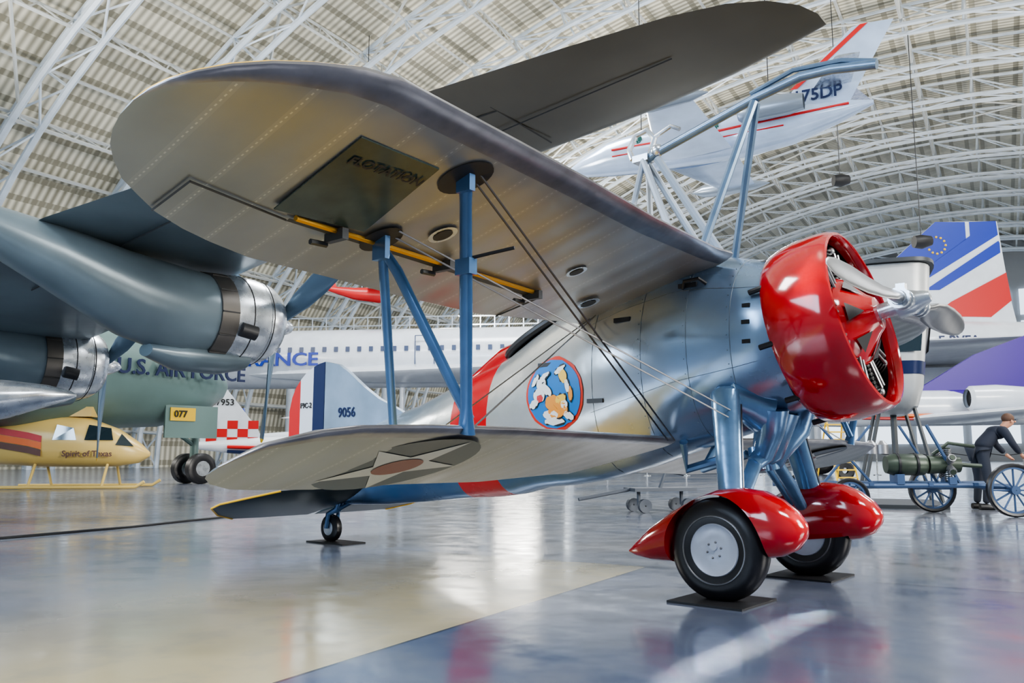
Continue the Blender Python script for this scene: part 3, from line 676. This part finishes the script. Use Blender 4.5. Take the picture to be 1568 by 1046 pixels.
b.tube([(.05,0,.70),(.35,0,.68)],.03,10,2); b.tube([(-.3,0,.84),(-.1,-.05,1.0),(.25,-.05,.95)],.025,8,2)
for x in (-.8,-.55): b.lathe([(-.015,.15),(-.015,.165),(.015,.165),(.015,.15)],(x,0,.70),(1,0,0),20,1)
b.box((-.8,0,.5),(.1,.3,.14),0); b.box((-.1,0,.48),(.1,.3,.1),0)
for x in (-1.05,-1.3,-.9): b.tube([(x,.25,.85),(x,.25,.98),(x,.25,1.04)],[.09,.09,.03],12,3)
b.make('cart_body',[mat('cart_blue',(.05,.09,.18),.3,.4),rubber,green,mat('dull_metal',(.3,.3,.32),.8,.4)],CT)
b=B(); LD=empty('yellow_step_ladder',(9.2,23.5,0),.2); LD.scale=(.72,.72,.72)
for x in (-.45,.45):
    b.tube([(x,0,0),(x*.8,.7,2.4)],.04,6); b.tube([(x,1.5,0),(x*.8,.8,2.4)],.035,6); b.tube([(x*.8,.7,2.4),(x*.8,.7,3.1)],.03,6)
for i in range(8): b.box((0,.1+i*.08,.3+i*.29),(.8,.2,.05))
b.tube([(-.36,.7,3.1),(.36,.7,3.1)],.03,6)
b.make('ladder_frame',[yelc],LD)
# ------------------------------------------------------------------ helicopter
HC=empty('striped_helicopter',(-9.3,22,0),radians(8))
b=B(); b.loft([ring(x,z,ry,rz,28,2.5) for x,z,ry,rz in ((0,.85,.05,.05),(-.25,.88,.35,.25),(-.8,1.02,.55,.48),(-1.5,1.15,.62,.62),(-2.6,1.2,.62,.66),(-3.6,1.2,.6,.6),(-4.6,1.3,.42,.45),(-5.4,1.45,.2,.22),(-9,1.75,.1,.12))],0); b.make('cabin',[cream],HC)
b=B()
for i,m in enumerate((1,0,2)):
    z=1.34-i*.17
    b.loft([[V((x,-(ry+.012),z+dz+sl)) for x,ry,sl in ((-5.2,.26,.32),(-4.6,.42,.22),(-4.0,.53,.1),(-3.4,.61,.0),(-2.7,.625,-.12),(-2.4,.62,-.2))] for dz in (0,.16)],m,cap=False,closed=False)
b.make('cabin_stripes',[orange,redm,mat('brown_paint',(.10,.03,.012),0,.4)],HC,False)
b=B()
for x0,x1 in ((-2.15,-1.6),(-1.4,-.75)): b.prism([(x0,-.64,1.2),(x1,-.62 if x1<-1 else -.56,1.2),(x1-.08,-.6 if x1<-1 else -.50,1.5),(x0+.08,-.60,1.58)],(0,.03,0))
b.prism([(-.7,-.53,1.08),(-.3,-.38,1.05),(-.6,-.40,1.36)],(0,.03,0)); b.make('cabin_glass',[glass],HC,False)
text('cabin_script','Spirit of Texas',.2,(-1.9,-.66,.86),(pi/2,0,0),mat('brown_paint',(.15,.05,.02)),HC,.005)
b=B()
for y in (-.75,.75):
    b.tube([(.1,y,.18),(-.1,y,.05),(-3.4,y,.05)],.04,8,0)
    for x in (-.9,-2.6): b.tube([(x,y,.05),(x,y*.5,.6)],.035,8,0)
b.tube([(-2.2,0,1.8),(-2.2,0,2.35)],.06,8,1); b.box((-2.2,0,1.92),(1.6,.5,.25),0)
b.box((-2.2,0,2.36),(.25,9.0,.03),1)
b.make('skids_and_rotor',[cream,seam],HC)
# ------------------------------------------------------------------ checkered tail light aircraft
CK=empty('checkered_tail_monoplane',(-9.6,29,0),radians(10))
b=B(); F0=[(-1.2,3.4),(-.45,3.45),(.9,1.75),(1.2,1.15),(-.9,1.05)]
b.prism([(x,-.05,z) for x,z in F0],(0,.1,0),0)
for i in range(5):
    for j in range(3):
        if (i+j)%2==0:
            x=-.75+i*.34; z=1.15+j*.28; b.box((x+.17,-.055,z+.14),(.34,.02,.28),1)
b.loft([ring(x,z,r,r*1.1,20) for x,z,r in ((-1.2,1.15,.1),(1,1.1,.3),(3,1.05,.45),(4.6,1.05,.4),(5,1.05,.1))],0)
b.tube([(0,-.33,1.1),(2,-.45,1.05),(4.6,-.42,1.05)],.06,6,1); b.tube([(0,-.30,.95),(2,-.42,.85),(4.6,-.36,.88)],.06,6,2)
b.make('checkered_body',[white,redm,navy],CK)
surf('low_wing',[((3.6,-.3,.8),(2.2,-.3,.8)),((3.2,-3.5,.95),(2.3,-3.5,.95))],[white],CK,af=AS)
b=B()
for y in (-1,1): b.tube([(3.3,y*.3,.8),(3.3,y,.25)],.05,8,0); b.lathe([(-.06,.05),(-.08,.18),(0,.25),(.08,.18),(.06,.05)],(3.3,y,.25),(0,1,0),16,1)
b.make('fixed_gear',[white,rubber],CK)
text('tail_letters','N7953',.3,(-.7,-.07,2.6),(pi/2,0,0),black,CK,.005)
LP=empty('blue_white_light_plane',(-7.6,34,0),radians(-8))
b=B(); b.loft([ring(x,z,r*.9,r*1.1,20) for x,z,r in ((-3.6,1.5,.1),(-1,1.4,.35),(.5,1.45,.6),(1.6,1.3,.5),(2.6,1.25,.35),(2.7,1.25,.1))],0)
b.prism([(-3.7,-.04,1.5),(-2.9,-.04,1.5),(-3.3,-.04,2.7),(-3.8,-.04,2.7)],(0,.08,0),1)
b.tube([(-3,-.18,1.45),(0,-.5,1.3),(2.4,-.38,1.2)],.08,6,1)
for y in (-.8,.8): b.tube([(1,y*.4,1),(1,y,.25)],.05,6,0); b.lathe([(-.06,.05),(-.08,.2),(.08,.2),(.06,.05)],(1,y,.25),(0,1,0),16,2)
b.make('light_plane_body',[white,frblue,rubber],LP)
surf('light_plane_wing',[((1.2,-4.5,2.1),(.2,-4.5,2.1)),((1.3,4.5,2.1),(.2,4.5,2.1))],[white],LP)
# ------------------------------------------------------------------ silver aircraft nose, far left
SW=empty('silver_monoplane',(-5.65,11.0,0),radians(12))
b=B(); b.loft([ring(x,z,ry,rz,28) for x,z,ry,rz in ((0,1.60,.02,.02),(-.10,1.60,.12,.07),(-.35,1.59,.26,.14),(-.8,1.54,.42,.24),(-1.6,1.48,.55,.36),(-4,1.4,.6,.45),(-8,1.5,.2,.2))]); b.make('silver_nose',[alu],SW)
b=B(); b.tube([(-2.6,0,1.1),(-2.6,0,.3)],.06,8); b.lathe([(-.08,.01),(-.1,.2),(-.06,.3),(.06,.3),(.1,.2),(.08,.01)],(-2.6,0,.3),(0,1,0),20); b.tube([(-6.5,0,1.3),(-6.5,0,.0)],.04,8)
b.make('silver_gear',[rubber],SW)
surf('silver_low_wing',[((-2.5,0,1.2),(-4.2,0,1.2)),((-3,3.6,1.4),(-4,3.6,1.4))],[alu],SW)
# ------------------------------------------------------------------ mezzanine, red plane
MZ=empty('mezzanine_walkway',(-6,60,0),radians(-6))
b=B(); b.box((0,0,8.9),(24,3,.7),0)
for i in range(25): b.tube([(-12+i,-1.5,9.2),(-12+i,-1.5,10.4)],.04,4,1)
for z in (9.8,10.4): b.tube([(-12,-1.5,z),(12,-1.5,z)],.05,5,1)
for x in (-10,-3,4,10): b.tube([(x,0,8.8),(x,0,0)],.3,10,1)
b.make('walkway_deck',[mat('deck_dark',(.035,.04,.055),.2,.5),steel],MZ)
RP=empty('red_hanging_monoplane',(-8.2,46,9.6),radians(20))
b=B(); b.loft([ring(x,z,r,r*1.1,20) for x,z,r in ((-2.0,.2,.1),(-.5,0,.30),(.9,0,.40),(1.3,0,.3),(1.35,0,.05))],0); b.prism([(-2.1,-.04,.1),(-1.4,-.04,.2),(-1.8,-.04,1.1),(-2.2,-.04,1.1)],(0,.08,0),0); b.tube([(0,0,.3),(0,0,17)],.02,4,1)
b.make('red_body',[redm,wire],RP); surf('red_wing',[((1.2,-4,.3),(.2,-4,.3)),((1.3,4,.3),(.2,4,.3))],[white],RP)
# ------------------------------------------------------------------ barriers, cable, dolly, speakers
b=B()
for i in range(22):
    x=-9+i*1.6; y=33+.15*i; b.tube([(x,y,0),(x,y,.95)],.03,6,0); b.lathe([(0,.16),(.03,.16),(.05,.03)],(x,y,0),(0,0,1),12,0)
    if i<21: b.tube([(x,y,.9),(x+.8,y+.07,.8),(x+1.6,y+.15,.9)],.015,5,1)
b.make('display_barrier',[alu,black])
b=B(); b.tube([(-7.5,7.4,.012),(-5.1,8.65,.012),(-4.4,10,.012),(-3.85,11.6,.012),(-3.3,12.4,.012)],.014,6); b.make('floor_cable',[black])
SC=empty('small_wheeled_dolly',(2.2,12.8,0),.3)
b=B(); b.box((0,0,.33),(1.0,.4,.05)); b.tube([(-.5,0,.33),(-1.3,0,.2)],.025,6)
for x in (-.35,.35):
    for y in (-.2,.2): b.lathe([(-.03,.01),(-.035,.1),(.035,.1),(.03,.01)],(x,y,.10),(0,1,0),14)
    b.tube([(x,0,.1),(x,0,.33)],.03,6)
b.tube([(0,0,.35),(.1,0,.6),(.4,0,.55)],.03,6); b.make('dolly_body',[mat('dolly_grey',(.07,.08,.1),.3,.5)],SC)
for i,(x,y,z) in enumerate(((14.5,37,13.1),(16.5,34,9.5))):
    b=B(); b.tube([(0,0,0),(.3,0,0),(.7,0,.05)],[.25,.3,.2],12); b.tube([(.3,0,.25),(.3,0,9)],.02,4); o=b.make('hanging_loudspeaker',[black]); o.location=(x,y,z)
# ------------------------------------------------------------------ visitor
PE=empty('leaning_visitor',(7.25,13.3,0),radians(0))
def skinfig(name,verts,edges,rad,m,parent,sub=2):
    me=D.meshes.new(name); me.from_pydata(verts,edges,[]); me.materials.append(m)
    o=link(D.objects.new(name,me)); o.parent=parent
    md=o.modifiers.new('s','SKIN'); md.use_smooth_shade=True
    for i,r in enumerate(rad):
        me.skin_vertices[0].data[i].radius=(r,r) if not isinstance(r,tuple) else r
    me.skin_vertices[0].data[0].use_root=True
    s=o.modifiers.new('u','SUBSURF'); s.levels=sub; s.render_levels=sub; return o
navyc=mat('navy_cloth',(.012,.016,.03),0,.8); jean=mat('dark_trousers',(.02,.025,.04),0,.85); skinm=mat('skin',(.5,.24,.15),0,.5)
skinfig('shirt_torso',[(0,0,.92),(.10,0,1.02),(.24,0,1.14),(.34,0,1.22),(.32,.18,1.2),(.40,.24,1.0),(.52,.2,.86),(.32,-.18,1.2),(.40,-.24,1.0),(.52,-.2,.86)],[(0,1),(1,2),(2,3),(3,4),(4,5),(5,6),(3,7),(7,8),(8,9)],[(.15,.12),(.14,.12),(.15,.13),(.12,.10),.07,.055,.045,.07,.055,.045],navyc,PE)
skinfig('trousers',[(0,0,.92),(0,.10,.86),(.03,.11,.48),(-.02,.11,.09),(0,-.10,.86),(.05,-.11,.48),(.0,-.11,.09)],[(0,1),(1,2),(2,3),(0,4),(4,5),(5,6)],[.13,.10,.07,.055,.10,.07,.055],jean,PE)
skinfig('head_and_neck',[(.36,0,1.23),(.43,0,1.28),(.50,0,1.34),(.52,0,1.40)],[(0,1),(1,2),(2,3)],[.055,.055,.09,.075],skinm,PE)
b=B(); b.sph((.49,0,1.40),.092,0,14,(1,.95,.9)); b.make('hair',[mat('hair_brown',(.10,.05,.03),0,.7)],PE)
b=B(); b.sph((.60,0,1.35),.016,0,8,(1.2,.8,1))
for y in (-.09,.09): b.sph((.50,y,1.35),.022,0,8,(.7,.4,1.2))
b.make('nose_and_ears',[skinm],PE)
b=B()
for y in (-.03,.03): b.sph((.588,y,1.375),.009,0,8)
b.make('eyes',[black],PE)
for s,nm in ((1,'l'),(-1,'r')):
    vsx=[(.53,s*.2,.85),(.58,s*.2,.80)];ed=[(0,1)];rd=[.028,.035]
    for k in range(4):
        y=s*.2+(k-1.5)*.02; n0=len(vsx); vsx+=[(.62,y,.78),(.645,y,.755-(k%2)*.005)]; ed+=[(1,n0),(n0,n0+1)]; rd+=[.010,.008]
    n0=len(vsx); vsx+=[(.585,s*.16,.785),(.605,s*.145,.77)]; ed+=[(1,n0),(n0,n0+1)]; rd+=[.011,.009]
    skinfig('hand_'+nm,vsx,ed,rd,skinm,PE,1)
b=B()
for y in (.11,-.11): b.loft([ring(-.10,.05,.04,.045,12,2,y),ring(0,.05,.05,.05,12,2,y),ring(.13,.035,.045,.035,12,2,y),ring(.17,.03,.02,.02,12,2,y)])
b.make('shoes',[black],PE)
# ------------------------------------------------------------------ lights
def area(name,loc,tgt,size,e,col=(1,1,1),sy=None):
    l=D.lights.new(name,'AREA'); l.energy=e; l.color=col; l.size=size
    if sy: l.shape='RECTANGLE'; l.size_y=sy
    o=link(D.objects.new(name,l)); o.location=loc; o.rotation_euler=(V(tgt)-V(loc)).to_track_quat('-Z','Y').to_euler(); return o
def lw_(lat,ax): return (lat*cos(AZ)+ax*sin(AZ),-lat*sin(AZ)+ax*cos(AZ))
for lat in (-20,12):
    for ax in (-6,28,68):
        x,y=lw_(lat,ax); area('roof_light',(x,y,23),(x,y,0),9,5600,(.95,.975,1),5)
for lat in (-32,24):
    for ax in (8,52):
        x,y=lw_(lat,ax); tx_,ty_=lw_(-4,ax+5); area('ceiling_fill',(x,y,9),(tx_,ty_,28),9,9400,(1,.965,.88))  # added upward lamps to brighten the ceiling, standing clear of the walls
x,y=lw_(-10,-14); area('rear_fill',(x,y,9),(0,10,0),12,3200,(.65,.80,1),8)  # added cool fill lamp behind the camera on the left
area('left_fill',(-14,0,6),(1,6,1.2),6,1250,(.66,.82,1),3)  # added fill lamp, brightens fuselage and wing undersides from the left
area('right_fill',(13,1,7),(1.5,5.5,1.2),4,900,(.98,.97,.95),3)  # added fill lamp lighting the biplane from the right
l=D.lights.new('sun_streak_lamp','AREA'); l.shape='RECTANGLE'; l.size=1.9; l.size_y=.08; l.energy=6; l.spread=radians(1.5); l.color=(1,.93,.8)  # added strip lamp, shaped to throw a sun streak on the floor
o=link(D.objects.new('sun_streak_lamp',l)); o.location=(1.15,4.05,9); o.rotation_euler=(0,0,math.atan2(1.42,1.05))
w=D.worlds.new('world'); bpy.context.scene.world=w; w.use_nodes=True
w.node_tree.nodes['Background'].inputs[0].default_value=(.70,.84,1,1); w.node_tree.nodes['Background'].inputs[1].default_value=.5
bpy.context.scene.view_settings.look='AgX - Medium High Contrast'
